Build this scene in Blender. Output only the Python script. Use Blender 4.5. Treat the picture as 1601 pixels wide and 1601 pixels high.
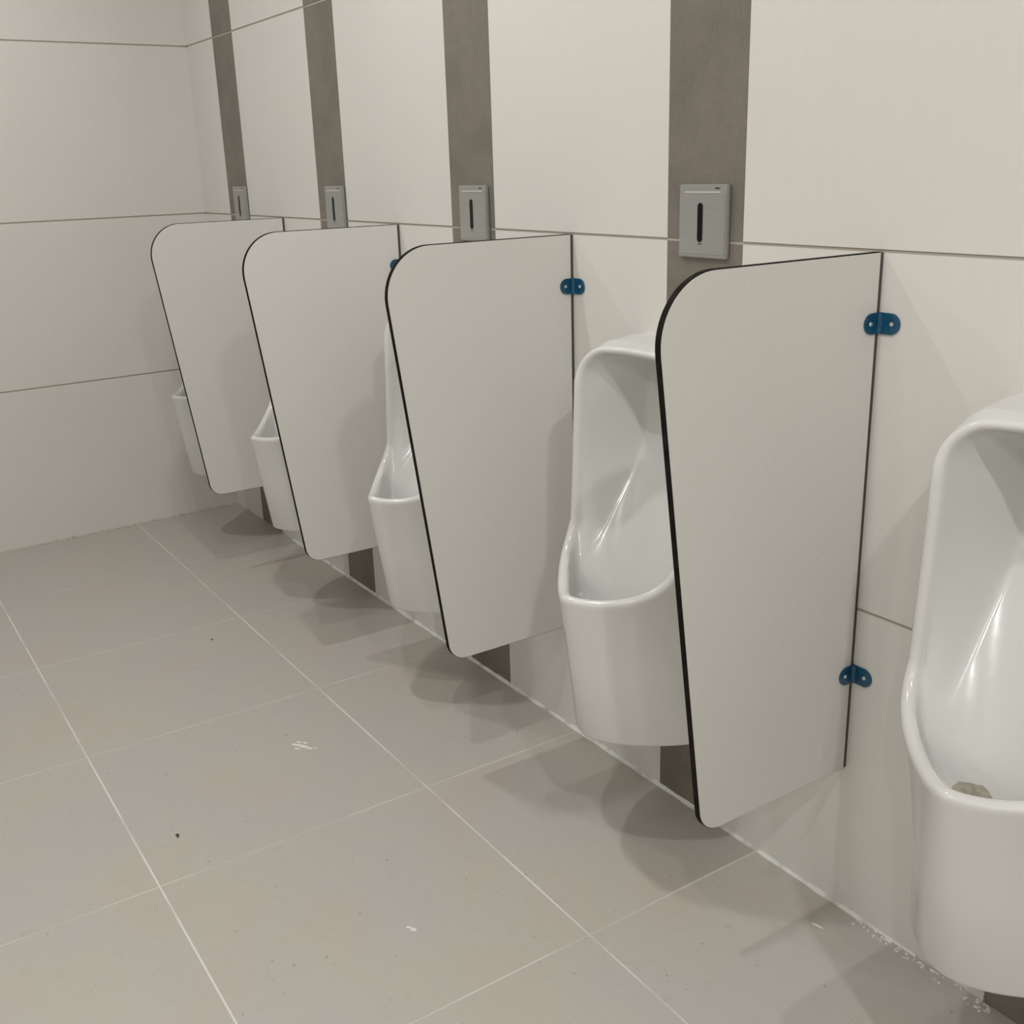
import bpy, bmesh, math, random
from mathutils import Vector, Matrix
S = bpy.context.scene
for o in list(bpy.data.objects): bpy.data.objects.remove(o)
COL = S.collection
random.seed(7)

# ------------------------------------------------------------------ camera
CAM = Vector((4.2356, -1.3997, 1.3270))
yaw, pit, rol, fpx = 2.566, -0.3124, -0.0318, 1679.6
F = Vector((math.cos(yaw)*math.cos(pit), math.sin(yaw)*math.cos(pit), math.sin(pit)))
r0 = Vector((math.sin(yaw), -math.cos(yaw), 0)); u0 = r0.cross(F)
R = r0*math.cos(rol) + u0*math.sin(rol); U = -r0*math.sin(rol) + u0*math.cos(rol)
cd = bpy.data.cameras.new('camera'); cam = bpy.data.objects.new('camera', cd); COL.objects.link(cam)
cd.sensor_width = 36; cd.sensor_fit = 'HORIZONTAL'; cd.lens = fpx/1601*36; cd.clip_start = .02
m = Matrix((R, U, -F)).transposed().to_4x4(); m.translation = CAM; cam.matrix_world = m
S.camera = cam

# ------------------------------------------------------------------ light
w = bpy.data.worlds.new('world'); S.world = w; w.use_nodes = True
w.node_tree.nodes['Background'].inputs[0].default_value = (.9, .95, 1, 1)
w.node_tree.nodes['Background'].inputs[1].default_value = 0.02
S.view_settings.view_transform = 'Standard'; S.view_settings.look = 'None'
S.view_settings.exposure = -0.50; S.view_settings.gamma = 1; S.view_settings.use_curve_mapping = False
CEIL = 2.65
def area(name, x, y, z, size, power, col=(1, .988, .965), shape='DISK'):
    l = bpy.data.lights.new(name, 'AREA'); l.shape = shape; l.size = size; l.energy = power; l.color = col
    o = bpy.data.objects.new(name, l); COL.objects.link(o); o.location = (x, y, z); return o
DOWN = 14
for x, y, k in ((.79, -1.13, 1), (1.99, -.70, 1), (3.11, -1.13, 1), (4.78, -1.12, 1.9)):  # the downlights along the urinal wall
    area('downlight_or_fill', x, y, CEIL-.02, .085, DOWN*k)
for x, y, k in ((1.4, -2.6, .3), (2.8, -2.6, .45), (4.1, -2.6, 1.1), (5.3, -2.5, 1.0), (6.2, -2.1, 1.3)):  # unseen fill lamps added deeper in the room, positions guessed
    area('downlight_or_fill', x, y, CEIL-.02, .085, DOWN*k)

# ------------------------------------------------------------------ materials
def mat(name, base, rough=.5, metal=0, coat=0, spec=.5):
    m = bpy.data.materials.new(name); m.use_nodes = True
    b = m.node_tree.nodes['Principled BSDF']
    b.inputs['Base Color'].default_value = (*base, 1); b.inputs['Roughness'].default_value = rough
    b.inputs['Metallic'].default_value = metal; b.inputs['Coat Weight'].default_value = coat
    b.inputs['Coat Roughness'].default_value = .05; b.inputs['Specular IOR Level'].default_value = spec
    return m
def noisy(m, layers, bump=None):
    """layers: (scale xyz, detail, colour, lo, hi, strength) mixed over the base colour by object-space noise"""
    nt = m.node_tree; b = nt.nodes['Principled BSDF']; L = nt.links
    tc = nt.nodes.new('ShaderNodeTexCoord')
    prev = None; base = tuple(b.inputs['Base Color'].default_value)
    def noise(sc, det):
        mp = nt.nodes.new('ShaderNodeMapping'); mp.inputs['Scale'].default_value = sc
        n = nt.nodes.new('ShaderNodeTexNoise'); n.inputs['Scale'].default_value = 1; n.inputs['Detail'].default_value = det
        L.new(tc.outputs['Object'], mp.inputs[0]); L.new(mp.outputs[0], n.inputs['Vector']); return n
    for i, (sc, det, colr, lo, hi, st) in enumerate(layers):
        n = noise(sc, det)
        mr = nt.nodes.new('ShaderNodeMapRange'); mr.inputs[1].default_value = lo; mr.inputs[2].default_value = hi
        mr.inputs[3].default_value = 0; mr.inputs[4].default_value = st
        L.new(n.outputs[0], mr.inputs[0])
        mx = nt.nodes.new('ShaderNodeMix'); mx.data_type = 'RGBA'
        if prev is None: mx.inputs[6].default_value = base
        else: L.new(prev, mx.inputs[6])
        mx.inputs[7].default_value = (*colr, 1); L.new(mr.outputs[0], mx.inputs[0]); prev = mx.outputs[2]
    if prev is not None: L.new(prev, b.inputs['Base Color'])
    if bump:
        n = noise(bump[0], 3); bp = nt.nodes.new('ShaderNodeBump'); bp.inputs['Strength'].default_value = bump[1]
        bp.inputs['Distance'].default_value = bump[2]
        L.new(n.outputs[0], bp.inputs['Height']); L.new(bp.outputs[0], b.inputs['Normal'])
    return m
M = {}
M['cream'] = noisy(mat('cream_tile', (.70, .685, .645), .38), [((3, 3, 3), 3, (.67, .655, .62), .4, .7, .6), ((60, 60, 9), 2, (.73, .715, .675), .5, .8, .35)], ((14, 14, 14), .05, .002))
M['stripe'] = noisy(mat('stone_strip_tile', (.195, .170, .140), .5), [((7, 7, 7), 5, (.150, .134, .112), .45, .62, .85), ((150, 150, 90), 4, (.245, .222, .19), .52, .75, .55), ((30, 30, 30), 5, (.165, .158, .135), .48, .64, .75)], ((40, 40, 40), .08, .002))
M['grout_brown'] = mat('brown_grout', (.39, .355, .305), .85)
M['grout_cream'] = noisy(mat('cream_grout', (.52, .49, .43), .85), [((30, 30, 30), 3, (.40, .37, .32), .45, .7, .6)])
M['floor_tile'] = noisy(mat('floor_tile', (.455, .437, .385), .42), [((2.6, 2.6, 2.6), 3, (.445, .432, .412), .45, .58, .9), ((3.6, 3.6, 3), 2, (.475, .418, .375), .53, .66, .75), ((40, 40, 40), 5, (.39, .37, .32), .55, .75, .35), ((70, 70, 70), 2, (.23, .215, .18), .70, .78, .75)], ((90, 90, 90), .06, .001))
M['floor_grout'] = noisy(mat('floor_grout', (.68, .67, .63), .9), [((4, 4, 4), 3, (.50, .48, .44), .48, .62, .9)])
M['cross_grout'] = noisy(mat('dusty_floor_grout', (.60, .585, .54), .9), [((4, 4, 4), 3, (.50, .485, .44), .45, .6, .9)])
M['paint'] = noisy(mat('ceiling_paint', (.78, .77, .74), .8), [((4, 4, 4), 2, (.76, .75, .72), .4, .7, .5)])
M['laminate'] = noisy(mat('white_laminate', (.72, .705, .67), .40), [((130, 130, 130), 2, (.67, .655, .62), .5, .75, .5), ((2.5, 2.5, 2.5), 3, (.705, .685, .65), .4, .7, .6)], ((220, 220, 220), .05, .0006))
M['core'] = noisy(mat('black_core', (.009, .008, .007), .75, spec=.08), [((60, 60, 60), 3, (.022, .02, .018), .4, .7, .6)])
M['gap_shade'] = noisy(mat('dark_gap_shade', (.062, .060, .056), .6), [((40, 40, 40), 3, (.065, .06, .055), .4, .7, .6)])  # shade of the gap at the wall, put into the colour
M['ceramic'] = noisy(mat('white_ceramic', (.675, .672, .65), .2, coat=.35), [((6, 6, 6), 2, (.66, .657, .636), .4, .7, .5)], ((22, 22, 22), .35, .0012))
M['film'] = noisy(mat('blue_film', (.005, .078, .158), .28, coat=.3), [((90, 90, 90), 3, (.003, .046, .10), .4, .65, .8)], ((120, 120, 120), .3, .001))
M['screw'] = mat('bright_screw', (.75, .75, .70), .3, .6)
M['steel'] = noisy(mat('brushed_steel', (.41, .415, .39), .42, .55), [((20, 20, 400), 2, (.36, .365, .345), .4, .7, .6), ((8, 8, 8), 3, (.45, .45, .43), .45, .7, .5)])
M['steel_light'] = mat('bright_groove', (.66, .66, .63), .35, .3)
M['black_glass'] = mat('black_sensor_glass', (.004, .004, .004), .3, spec=.2)
M['mark'] = mat('dark_mark', (.06, .06, .055), .6)
M['silicone'] = noisy(mat('white_silicone', (.72, .72, .69), .6), [((25, 25, 25), 4, (.42, .41, .38), .5, .68, .9)])
M['plaster'] = noisy(mat('white_plaster', (.72, .71, .68), .9), [((60, 60, 60), 3, (.5, .48, .43), .45, .7, .7)])
M['dirt'] = noisy(mat('sandy_dirt', (.40, .375, .31), .95), [((120, 120, 120), 4, (.27, .245, .19), .45, .7, .8), ((40, 40, 40), 3, (.46, .43, .35), .5, .7, .6)], ((150, 150, 150), .6, .003))
M['crumb'] = mat('dark_crumb', (.06, .052, .04), .9)

# ------------------------------------------------------------------ helpers
def obj(name, bm, mats, parent=None, smooth=None):
    me = bpy.data.meshes.new(name); bmesh.ops.recalc_face_normals(bm, faces=bm.faces); bm.to_mesh(me); bm.free()
    for k in (mats if isinstance(mats, (list, tuple)) else [mats]): me.materials.append(M[k])
    o = bpy.data.objects.new(name, me); COL.objects.link(o)
    if parent: o.parent = parent
    if smooth is not None:
        for p in me.polygons: p.use_smooth = True
        me.set_sharp_from_angle(angle=math.radians(smooth))
    return o
def empty(name, loc):
    o = bpy.data.objects.new(name, None); COL.objects.link(o); o.location = loc; o.empty_display_size = .1; return o
def tag(o, label, cat, group=None):
    o['label'] = label; o['category'] = cat
    if group: o['group'] = group
    return o
def struct(o): o['kind'] = 'structure'; return o
def box(bm, a, b, mi=0):
    vs = [bm.verts.new((x, y, z)) for z in (a[2], b[2]) for y in (a[1], b[1]) for x in (a[0], b[0])]
    fs = [(0, 1, 3, 2), (4, 6, 7, 5), (0, 4, 5, 1), (2, 3, 7, 6), (0, 2, 6, 4), (1, 5, 7, 3)]
    out = []
    for f in fs:
        q = bm.faces.new([vs[i] for i in f]); q.material_index = mi; out.append(q)
    return vs, out
def prism(bm, pts, axis, a, b, mi=0):
    """extrude a 2-D outline along an axis from a to b"""
    def P(p, h):
        return {'x': (h, p[0], p[1]), 'y': (p[0], h, p[1]), 'z': (p[0], p[1], h)}[axis]
    A = [bm.verts.new(P(p, a)) for p in pts]; B = [bm.verts.new(P(p, b)) for p in pts]; n = len(pts)
    fa = bm.faces.new(A); fb = bm.faces.new(B[::-1]); fa.material_index = fb.material_index = mi
    for i in range(n):
        q = bm.faces.new((A[i], B[i], B[(i+1) % n], A[(i+1) % n])); q.material_index = mi
    return fa, fb
def dup(root, loc):
    c = root.copy(); COL.objects.link(c); c.location = loc
    for ch in root.children:
        k = ch.copy(); COL.objects.link(k); k.parent = c
        for g in ch.children:
            d = g.copy(); COL.objects.link(d); d.parent = k
    return c

# ------------------------------------------------------------------ the room
ROWS = [0, .5934, 1.1846, 1.7836, 2.3790, CEIL]
SX = [.3398, 1.1446, 1.9463, 2.748, 3.548, 4.350, 5.152, 5.954]          # centres of the grey strips
SW = .0985
XFAR, XNEAR, YLEFT = -.052, 7.0, -3.35
bm = bmesh.new()
cols = []; x = XFAR
for s in SX:
    cols += [(x, s-SW, 0), (s-SW, s+SW, 1)]; x = s+SW
cols.append((x, XNEAR, 0))
for a, b, k in cols:
    for z0, z1 in zip(ROWS[:-1], ROWS[1:]):
        box(bm, (a+.0006*(a > XFAR), 0, z0+.0026 if z0 else -.01), (b-.0006, .012, z1-.0026), k)
        # joint strip under this tile: brown between the cream tiles, cream inside the grey strips
        if z0: box(bm, (a, .0018, z0-.0026), (b, .012, z0+.0026), 2 if k == 0 else 3)
for s in SX:
    for sg in (-1, 1): box(bm, (s+sg*SW-.0006, .0008, -.01), (s+sg*SW+.0006, .012, CEIL), 3)
box(bm, (XFAR-.1, .012, -.01), (XNEAR, .12, CEIL), 2)
struct(obj('wall_right', bm, ['cream', 'stripe', 'grout_brown', 'grout_cream']))

bm = bmesh.new()
ang = math.atan(.0391)
ycuts = [.0, -1.29, -2.49, YLEFT-.1]
for y0, y1 in zip(ycuts[:-1], ycuts[1:]):
    for z0, z1 in zip(ROWS[:-1], ROWS[1:]):
        box(bm, (-.012, y1+.001, z0+.0026 if z0 else -.01), (0, y0-(.001 if y0 else 0), z1-.0026), 0)
        if z0: box(bm, (-.012, y1, z0-.0026), (-.0018, y0, z0+.0026), 1)
box(bm, (-.12, ycuts[-1], -.01), (-.012, .1, CEIL), 1)
o = struct(obj('wall_far', bm, ['cream', 'grout_brown'])); o.location = (XFAR+.0004, 0, 0); o.rotation_euler = (0, 0, ang)

bm = bmesh.new(); box(bm, (-.2, YLEFT-.1, -.01), (XNEAR, YLEFT, CEIL)); struct(obj('wall_left', bm, 'cream'))
bm = bmesh.new(); box(bm, (XNEAR, YLEFT-.1, -.01), (XNEAR+.1, .12, CEIL)); struct(obj('wall_near', bm, 'cream'))
bm = bmesh.new(); box(bm, (-.3, YLEFT-.1, CEIL), (XNEAR+.1, .12, CEIL+.1)); struct(obj('ceiling', bm, 'paint'))

T, X0, Y1 = .6, 2.9462, -.426
bm = bmesh.new(); g = .0019
xs = [XFAR-.06] + [X0 + k*T for k in range(-4, 7)] + [XNEAR]
ys = [0, Y1] + [Y1 - k*T for k in range(1, 5)] + [YLEFT-.05]
for xa, xb in zip(xs[:-1], xs[1:]):
    for ya, yb in zip(ys[:-1], ys[1:]):
        box(bm, (xa+g, yb+g, -.008), (xb-g, ya-(g if ya else 0), 0), 0)
box(bm, (XFAR-.1, YLEFT-.05, -.05), (XNEAR, .012, -.0003), 1)
for y in ys[1:-1]: box(bm, (XFAR-.05, y-g, -.006), (XNEAR, y+g, -.0001), 2)
struct(obj('floor', bm, ['floor_tile', 'cross_grout', 'floor_grout']))

# silicone bead in the corner of floor and urinal wall
bm = bmesh.new(); prev = None; n = 90
for i in range(n+1):
    x = .55 + (3.32-.55)*i/n
    k = .0055*(.75+.5*random.random())*(1 if x < 3.2 else .5)
    ring = [bm.verts.new(p) for p in ((x, .0, .0), (x, 0, k*1.1), (x, -k*.45, k*.45), (x, -k*1.2, 0))]
    if prev:
        for j in range(4): bm.faces.new((prev[j], ring[j], ring[(j+1) % 4], prev[(j+1) % 4]))
    prev = ring
struct(obj('trim_1', bm, 'silicone', smooth=50))

# ------------------------------------------------------------------ urinals
def poly(pts, n):
    """n points evenly spaced along a polyline (Catmull-Rom smoothed)"""
    P = [Vector(p) for p in pts]; fine = []
    for i in range(len(P)-1):
        p0, p1, p2, p3 = P[max(i-1, 0)], P[i], P[i+1], P[min(i+2, len(P)-1)]
        for k in range(12):
            t = k/12
            fine.append(.5*((2*p1)+(p2-p0)*t+(2*p0-5*p1+4*p2-p3)*t*t+(3*p1-p0-3*p2+p3)*t**3))
    fine.append(P[-1]); d = [0]
    for a, b in zip(fine[:-1], fine[1:]): d.append(d[-1]+(b-a).length)
    out = []; j = 0
    for k in range(n):
        s = d[-1]*k/(n-1) if n > 1 else 0
        while j < len(d)-2 and d[j+1] < s: j += 1
        t = (s-d[j])/max(d[j+1]-d[j], 1e-9); out.append(fine[j].lerp(fine[j+1], min(max(t, 0), 1)))
    return out
def bez(p0, p1, p2, p3, n, ta=0, tb=1):
    p0, p1, p2, p3 = map(Vector, (p0, p1, p2, p3)); o = []
    for k in range(n):
        t = ta+(tb-ta)*k/(n-1); o.append((1-t)**3*p0+3*(1-t)**2*t*p1+3*(1-t)*t*t*p2+t**3*p3)
    return o
HW = .165
def urinal_mesh():
    NB2, NB1, NS, NC, NT = 22, 12, 12, 10, 8
    rb = bez((0, -.328, .557), (.030, -.328, .556), (HW, -.222, .538), (HW, -.185, .649), NB2+NB1-1)
    def half(b2, b1, s, c, t): return b2 + b1[1:] + s[1:] + c[1:] + t[1:]
    def arc(cx, cz, r, y0, y1, n):
        return [Vector((cx+r*math.cos(a), y0+(y1-y0)*k/(n-1), cz+r*math.sin(a))) for k in range(n) for a in [math.pi/2*k/(n-1)]]
    rs = poly([(HW, -.185, .649), (HW, -.178, .78), (HW, -.172, .928)], NS)
    rc = arc(HW-.069, .928, .069, -.172, -.148, NC)
    rt = poly([(HW-.069, -.148, .997), (.05, -.142, .9995), (0, -.141, 1.000)], NT)
    Rm = half(rb[:NB2], rb[NB2-1:], rs, rc, rt)
    # body: bottom edge, then up the flank
    eb2 = bez((0, -.284, .265), (.070, -.284, .265), (.168, -.150, .265), (.163, -.075, .265), NB2)
    eb1 = poly([(.163, -.075, .265), (.164, -.12, .45), (HW, -.160, .645)], NB1)
    es = poly([(HW, -.160, .645), (HW, -.155, .78), (HW, -.132, .960)], NS)
    ec = arc(HW-.043, .960, .043, -.132, -.108, NC)
    et = poly([(HW-.043, -.108, 1.003), (.05, -.104, 1.0035), (0, -.104, 1.004)], NT)
    E = half(eb2, eb1, es, ec, et)
    wb2 = poly([(0, 0, .258), (.09, 0, .258), (.160, 0, .262)], NB2)
    wb1 = poly([(.160, 0, .262), (.163, 0, .45), (HW, 0, .645)], NB1)
    ws = poly([(HW, 0, .645), (HW, 0, .80), (HW, 0, .991)], NS)
    wc = arc(HW-.012, .991, .012, 0, 0, NC)
    wt = poly([(HW-.012, 0, 1.003), (.05, 0, 1.0045), (0, 0, 1.005)], NT)
    W = half(wb2, wb1, ws, wc, wt)
    # crease where the side walls meet the back
    cb = poly([(0, -.272, .470), (.05, -.262, .470), (.088, -.240, .478), (.108, -.214, .510), (.113, -.203, .552), (.112, -.187, .582)], NB2+NB1-1)
    cs = poly([(.112, -.187, .582), (.112, -.155, .625), (.112, -.120, .670), (.111, -.082, .725), (.110, -.052, .775), (.108, -.038, .82), (.105, -.034, .885)], NS)
    cc = poly([(.105, -.034, .885), (.100, -.034, .922), (.082, -.036, .945)], NC)
    ct = poly([(.082, -.036, .945), (.05, -.037, .950), (0, -.037, .952)], NT)
    C = half(cb[:NB2], cb[NB2-1:], cs, cc, ct)
    sb = poly([(0, -.260, .462), (0, -.240, .453), (0, -.213, .453), (0, -.190, .472), (0, -.172, .515)], NB2+NB1-1)
    ss = poly([(0, -.172, .515), (0, -.138, .58), (0, -.099, .66), (0, -.061, .74), (0, -.037, .82), (0, -.032, .885)], NS)
    sc = poly([(0, -.032, .885), (0, -.031, .91), (0, -.031, .93)], NC)
    st = poly([(0, -.031, .93), (0, -.033, .94), (0, -.035, .946)], NT)
    SP = half(sb[:NB2], sb[NB2-1:], ss, sc, st)
    n = len(Rm)
    # frame of the rim
    inn, nor = [], []
    th = [1-.32*min(max((i-(NB2+NB1+NS-4))/8, 0), 1) for i in range(n)]     # the rim is thinner along the top
    for i in range(n):
        tg = (Rm[min(i+1, n-1)]-Rm[max(i-1, 0)]).normalized()
        if i in (0, n-1): tg = Vector((1 if i == 0 else -1, 0, 0))
        k = min(max((i-6)/(NB2+NB1-12), 0), 1); k = k*k*(3-2*k)
        N = Vector((0, -.54, .84)).lerp(Vector((0, -1, 0)), k).normalized()
        N = (N-tg*N.dot(tg)).normalized()
        I = N.cross(tg).normalized()
        if I.dot(Vector((0, -.12, .72))-Rm[i]) < 0: I = -I
        inn.append(I); nor.append(N)
    W2 = [Vector((p.x, -.030 if i >= NB2+NB1-2 else 0-.030*max(0, (i-NB2)/NB1), p.z)) for i, p in enumerate(W)]
    rings = [W, W2]
    for f in (.25, .5, .75): rings.append([W2[i].lerp(E[i], f) for i in range(n)])
    rings.append([E[i] + (W[i]-E[i]).normalized()*.006 for i in range(n)])
    rings.append([E[i]*1.0 + (W[i]-E[i]).normalized()*.0018 + (Rm[i]-E[i]).normalized()*.0018 for i in range(n)])
    rings.append([E[i] + (Rm[i]-E[i]).normalized()*.006 for i in range(n)])
    rings.append([E[i].lerp(Rm[i], .5) for i in range(n)])
    rings.append([Rm[i] + (E[i]-Rm[i]).normalized()*.004 for i in range(n)])
    for a, h in ((.001, .003), (.004, .0058), (.008, .0070), (.012, .0066), (.016, .0045), (.019, .0005)):
        rings.append([Rm[i]+inn[i]*a*th[i]+nor[i]*h*th[i] for i in range(n)])
    RI = [Rm[i]+inn[i]*.0205*th[i]-nor[i]*.006 for i in range(n)]; rings.append(RI)
    for f in (.2, .45, .7):
        rings.append([RI[i].lerp(C[i], f) for i in range(n)])
    def dirn(a, b, d):
        L = (b-a).length; return a + (b-a)*min(.3, d/max(L, 1e-6))
    c1 = [dirn(C[i], RI[i],  .015) for i in range(n)]
    par = lambda f: f*(2-f)
    s1 = [Vector((C[i].x*.7, C[i].y+(SP[i].y-C[i].y)*par(.3), C[i].z+(SP[i].z-C[i].z)*par(.3))) for i in range(n)]
    c2 = [dirn(C[i], s1[i],  .015) for i in range(n)]
    rings.append(c1)
    for f in (.33, .67):
        rings.append([c1[i].lerp(C[i], f).lerp(C[i].lerp(c2[i], f), f) for i in range(n)])
    rings.append(c2)
    for f in (.3, .5, .7, .85, 1):
        rings.append([Vector((C[i].x*(1-f), C[i].y+(SP[i].y-C[i].y)*par(f), C[i].z+(SP[i].z-C[i].z)*par(f))) for i in range(n)])
    bm = bmesh.new(); V = []
    for rg in rings:
        full = rg + [Vector((-p.x, p.y, p.z)) for p in rg[-2:0:-1]]
        V.append([bm.verts.new(p) for p in full])
    N = len(V[0])
    for a, b in zip(V[:-1], V[1:]):
        for i in range(N):
            bm.faces.new((a[i], a[(i+1) % N], b[(i+1) % N], b[i]))
    bmesh.ops.remove_doubles(bm, verts=bm.verts, dist=2e-5)
    return bm
ur = obj('urinal', urinal_mesh(), 'ceramic', smooth=55)
UL = ['nearest white ceramic urinal, cut by the right edge, with dirt in its bowl',
      'white ceramic urinal showing its whole left half and bowl, between the two nearest partitions',
      'white ceramic urinal half hidden behind the second nearest partition, narrow tall side showing',
      'white ceramic urinal behind the third nearest partition, only its lip and lower body showing',
      'white ceramic urinal next to the far wall, only a small corner of its lip showing']
for k, x in enumerate((3.548, 2.748, 1.9463, 1.1446, .3398)):
    o = ur if k == 0 else ur.copy()
    if k: COL.objects.link(o)
    o.location = (x, 0, 0); tag(o, UL[k], 'urinal', 'wall urinals in a row')

# ------------------------------------------------------------------ partitions
TH, ZT, ZB = .0125, 1.184, .288
def outline(ins=0, wall=0):
    """side outline (y, z) of a partition, inset by ins; wall = gap left at the wall"""
    pts = [(-wall, ZB+ins), (-wall, ZT-ins)]
    A = Vector((-.4600, ZT)); B = Vector((-.347, ZB))       # corners before rounding
    def rnd(c, p, q, r, n):
        d1 = (p-c).normalized(); d2 = (q-c).normalized(); h = d1.angle(d2)/2
        ctr = c + (d1+d2).normalized()*(r/math.sin(h)); t = r/math.tan(h)
        s, e = c+d1*t-ctr, c+d2*t-ctr; out = []
        for k in range(n+1):
            v = s.lerp(e, k/n).normalized()*(r-ins)
            f = k/n; a0 = math.atan2(s.y, s.x); a1 = math.atan2(e.y, e.x); da = (a1-a0+math.pi) % (2*math.pi)-math.pi
            out.append((ctr.x+(r-ins)*math.cos(a0+da*f), ctr.y+(r-ins)*math.sin(a0+da*f)))
        return out
    pts += rnd(A, Vector((0, ZT)), B, .098, 18)
    pts += rnd(B, A, Vector((0, ZB)), .045, 12)
    return pts
def bracket_plate(n=14, L=.036, H=.033):
    """outline of one leaf: straight at the fold, round at the free end (along +u)"""
    pts = [(0, -H/2), (L-.017, -H/2)]
    for k in range(1, n):
        a = -math.pi/2+math.pi*k/n; pts.append((L-.017+.017*math.cos(a), H/2*math.sin(a)))
    return pts + [(L-.017, H/2), (0, H/2)]
def disc(bm, c, nrm, r, h, seg=14):
    m = Vector(nrm).to_track_quat('Z', 'Y').to_matrix().to_4x4(); m.translation = Vector(c)
    bmesh.ops.create_cone(bm, cap_ends=True, segments=seg, radius1=r, radius2=r*.75, depth=h, matrix=m)
def make_partition():
    t = empty('urinal_partition', (0, 0, ZB))
    dz = -ZB
    def loc(bm): bmesh.ops.translate(bm, verts=bm.verts, vec=(0, 0, dz)); return bm
    bm = bmesh.new(); prism(bm, outline(0, .0070), 'x', -TH+.001, -.001); c = obj('core', loc(bm), 'core', t, 30); c['label'] = 'black edge of the panel'
    for xa, xb in ((-.0011, 0), (-TH, -TH+.0011)):
        bm = bmesh.new(); prism(bm, outline(.0012, .0074), 'x', xa, xb); obj('face_sheet', loc(bm), 'laminate', t, 30)
    bm = bmesh.new(); box(bm, (-TH+.0008, -.0072, ZB+.001), (-.0006, -.0002, ZT-.001)); s = obj('wall_gap_shade', loc(bm), 'gap_shade', t); s['label'] = 'dark strip standing for the shade in the gap between panel and wall'  # dark strip added as the shade in the open gap at the wall
    for zc in (1.076, .474):
        bm = bmesh.new(); P = bracket_plate()
        prism(bm, [(-u-.0002, zc+v) for u, v in P], 'x', .0001, .0030)     # leaf on the panel
        prism(bm, [(u+.0001, zc+v) for u, v in bracket_plate(L=.040)], 'y', -.0030, -.0002)    # leaf on the wall
        prism(bm, [(.0002, -.0002), (.0070, -.0030), (.0030, -.0070)], 'z', zc-.0160, zc+.0160)
        bmesh.ops.bevel(bm, geom=[e for e in bm.edges if e.is_manifold and e.calc_face_angle(0) > 1.2], offset=.0006, segments=1, affect='EDGES')
        b = obj('bracket', loc(bm), 'film', t, 40); b['label'] = 'corner bracket wrapped in blue film'
        bm = bmesh.new(); disc(bm, (.0035, -.0230, zc), (1, 0, 0), .0036, .0016); k = obj('screw', loc(bm), 'screw', b, 40)
        bm = bmesh.new(); disc(bm, (.0255, -.0035, zc), (0, -1, 0), .0036, .0016); k = obj('screw', loc(bm), 'screw', b, 40)
    return t
DX = (3.145, 2.350, 1.565, .752)
DL = ['largest pale urinal partition in front with black edge and two blue brackets',
      'second nearest pale urinal partition with one blue bracket beside its top right corner',
      'third nearest pale urinal partition, a single blue bracket half hidden behind the next one',
      'farthest and smallest pale urinal partition, next to the far wall']
p0 = make_partition()
for k, x in enumerate(DX):
    o = p0 if k == 0 else dup(p0, (0, 0, ZB))
    o.location = (x, 0, ZB); tag(o, DL[k], 'partition', 'urinal partitions')

# ------------------------------------------------------------------ flush sensor plates
def make_plate():
    t = empty('flush_sensor_plate', (0, 0, 0))
    w, h = .063, .0645
    bm = bmesh.new(); box(bm, (-w, -.0085, -h), (w, -.0003, h))
    bmesh.ops.bevel(bm, geom=[e for e in bm.edges], offset=.0022, segments=2, affect='EDGES')
    box(bm, (-w+.006, -.0094, -h+.007), (w-.006, -.0080, h-.0125))
    obj('cover', bm, 'steel', t, 40)
    bm = bmesh.new(); box(bm, (-.046, -.0102, h-.0150), (.046, -.0085, h-.0125)); o = obj('groove_line', bm, 'steel_light', t); o['label'] = 'bright horizontal line under the top edge'
    bm = bmesh.new(); r = .0063; pts = []
    for k in range(13): a = math.pi*k/12; pts.append((-.005+r*math.cos(a), .026+r*math.sin(a)))
    for k in range(13): a = math.pi+math.pi*k/12; pts.append((-.005+r*math.cos(a), -.030+r*math.sin(a)))
    prism(bm, pts, 'y', -.0104, -.0088); o = obj('sensor_window', bm, 'black_glass', t); o['label'] = 'black upright sensor slot'
    bm = bmesh.new(); box(bm, (.030, -.0089, h-.0078), (.043, -.0084, h-.0055)); box(bm, (.033, -.0089, h-.0088), (.040, -.0084, h-.0078))
    o = obj('maker_mark', bm, 'mark', t); o['label'] = 'tiny dark mark near the top right corner'
    bm = bmesh.new()
    for k in range(3): box(bm, (-.0095+k*.0033, -.0098, -.0405), (-.0095+k*.0033+.0025, -.0093, -.0385))
    o = obj('indicator_mark', bm, 'mark', t); o['label'] = 'tiny dark mark under the slot'
    return t
pl = make_plate()
PL = ['largest grey metal flush sensor plate, on the nearest grey tile strip',
      'second nearest grey metal flush sensor plate, just above the second nearest partition',
      'third nearest grey metal flush sensor plate, just above the third nearest partition',
      'smallest grey metal flush sensor plate, on the farthest grey tile strip']
for k, (x, z) in enumerate(((2.7525, 1.2195), (1.9615, 1.2195), (1.1745, 1.2195), (.3730, 1.2195))):
    o = pl if k == 0 else dup(pl, (0, 0, 0))
    o.location = (x, 0, z); tag(o, PL[k], 'flush plate', 'flush sensor plates above the urinals')

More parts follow.
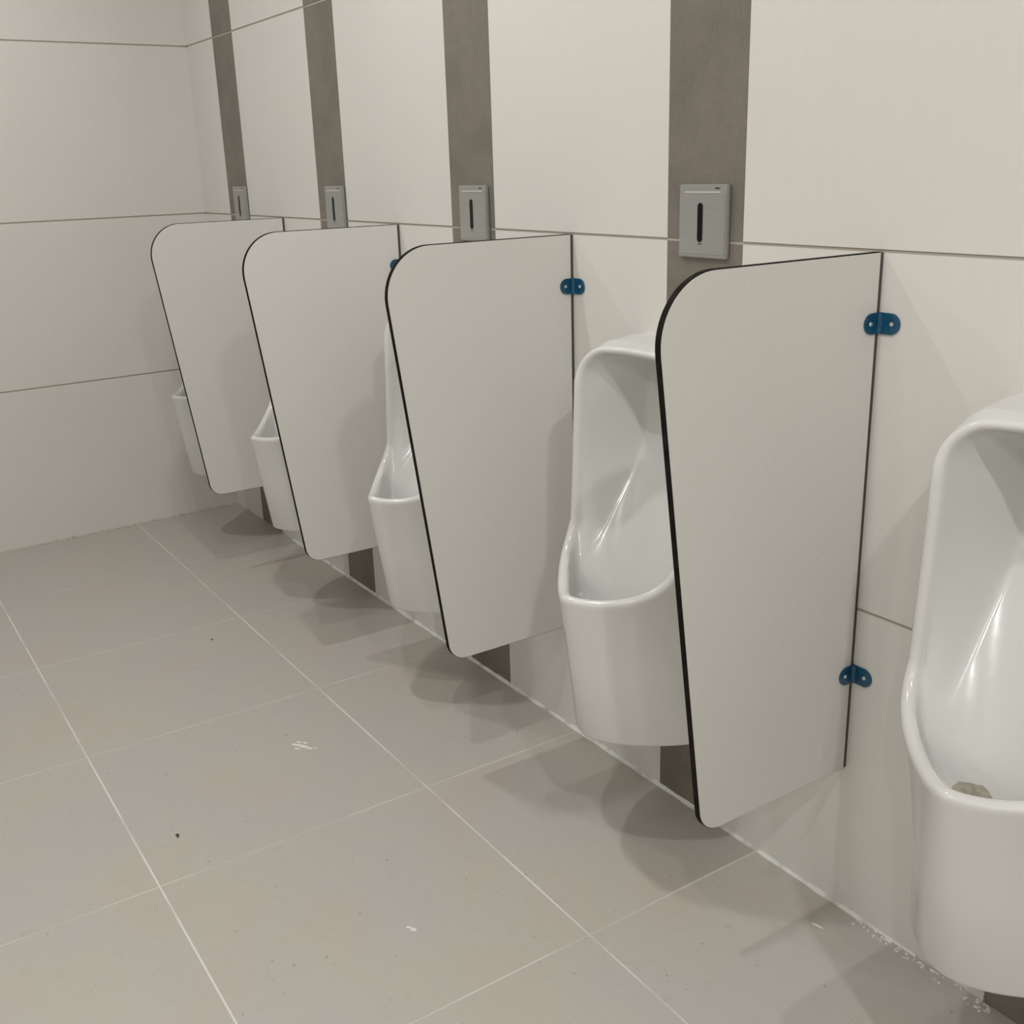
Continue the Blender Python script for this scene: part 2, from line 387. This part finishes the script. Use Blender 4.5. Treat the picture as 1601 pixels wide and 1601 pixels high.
# ------------------------------------------------------------------ dirt and crumbs
def blob(bm, c, rx, ry, h, rot=0, n=12, rough=.35):
    top = bm.verts.new((c[0], c[1], c[2]+h)); ringv = []; mid = []
    for k in range(n):
        a = 2*math.pi*k/n; q = 1+rough*(random.random()*2-1); x, y = rx*q*math.cos(a), ry*q*math.sin(a)
        X, Y = x*math.cos(rot)-y*math.sin(rot), x*math.sin(rot)+y*math.cos(rot)
        ringv.append(bm.verts.new((c[0]+X, c[1]+Y, c[2]))); mid.append(bm.verts.new((c[0]+X*.7, c[1]+Y*.7, c[2]+h*.8)))
    for k in range(n):
        j = (k+1) % n
        bm.faces.new((ringv[k], ringv[j], mid[j], mid[k])); bm.faces.new((mid[k], mid[j], top))
    bm.faces.new(ringv[::-1])
def speck(name, x, y, rx, ry, h, rot, material, label, cat, extra=()):
    bm = bmesh.new(); blob(bm, (0, 0, .0003), rx, ry, h, rot)
    for dx, dy, a, b in extra: blob(bm, (dx, dy, .0003), a, b, h*.7, rot)
    o = obj(name, bm, material, smooth=60); o.location = (x, y, 0); tag(o, label, cat)
speck('plaster_smear', 2.005, -0.586, .020, .007, .0010, .5, 'plaster', 'white plaster smear on a floor tile in the middle left', 'plaster smear', ((.020, .012, .013, .005), (-.018, .004, .010, .004), (.008, -.011, .012, .004), (.032, .026, .006, .003), (-.006, .016, .008, .003)))
speck('plaster_smear', 2.748, -0.679, .007, .004, .0008, .7, 'plaster', 'small white plaster smear on a floor tile at the bottom middle', 'plaster smear', ((-.010, -.004, .006, .003),))
speck('plaster_chip', 3.167, -0.077, .011, .0028, .0020, .15, 'plaster', 'small white plaster chip on the floor near the wall, in front of the nearest partition', 'plaster chip')
speck('dirt_crumb', 2.196, -0.945, .0055, .0035, .0022, .3, 'crumb', 'dark dirt crumb on a floor tile at the lower left', 'dirt crumb', ((.009, -.002, .003, .001),))
speck('dirt_crumb', 1.259, -0.554, .004, .0035, .0018, .3, 'crumb', 'dark dirt crumb on a floor tile at the middle left', 'dirt crumb')

# sandy dirt lying in the bowl of the nearest urinal
from mathutils.bvhtree import BVHTree
bm0 = urinal_mesh(); tree = BVHTree.FromBMesh(bm0)
bm = bmesh.new(); prev = None; cx, cy = -.020, -.214; nr, na = 9, 40
wob = [1+.07*math.sin(3*a+.6)+.04*math.sin(7*a+1.9)+.03*random.random() for a in [2*math.pi*k/na for k in range(na)]]
for i in range(1, nr+1):
    ring = []
    for k in range(na):
        a = 2*math.pi*k/na; q = i/nr*(1+(wob[k]-1)*i/nr)
        x, y = cx+.050*q*math.cos(a), cy+.033*q*math.sin(a)
        h = tree.ray_cast(Vector((x, y, .56)), Vector((0, 0, -1)))[0]
        z = h.z if h else .47
        ring.append(bm.verts.new((x, y, z + .0012 + (.0022*random.random() if i < nr else 0))))
    if prev:
        for k in range(na): bm.faces.new((prev[k], ring[k], ring[(k+1) % na], prev[(k+1) % na]))
    else: bm.faces.new(ring)
    prev = ring
bm0.free()
o = obj('bowl_dirt', bm, 'dirt', smooth=80); o.location = (3.548, 0, 0); tag(o, 'patch of sandy brown dirt lying in the bowl of the nearest urinal', 'dirt'); o['kind'] = 'stuff'
bm = bmesh.new()
for k in range(60):
    x = 3.20+.27*random.random(); y = -.003-.022*random.random()**1.5
    blob(bm, (x, y, 0), .0015+.0035*random.random(), .0015+.0025*random.random(), .001+.002*random.random(), random.random()*3, 7)
o = obj('plaster_crumbs', bm, 'plaster', smooth=60); tag(o, 'sprinkle of pale plaster crumbs along the wall foot beside the nearest urinal', 'crumbs'); o['kind'] = 'stuff'
bm = bmesh.new()
for k in range(70):
    y = -.05-.75*random.random(); x = XFAR+.004+.028*random.random()**2 - .0391*y
    blob(bm, (x, y, 0), .0015+.004*random.random(), .0015+.003*random.random(), .001+.003*random.random(), random.random()*3, 7)
o = obj('mortar_crumbs', bm, 'dirt', smooth=60); tag(o, 'sprinkle of grey mortar crumbs along the foot of the far wall', 'crumbs'); o['kind'] = 'stuff'
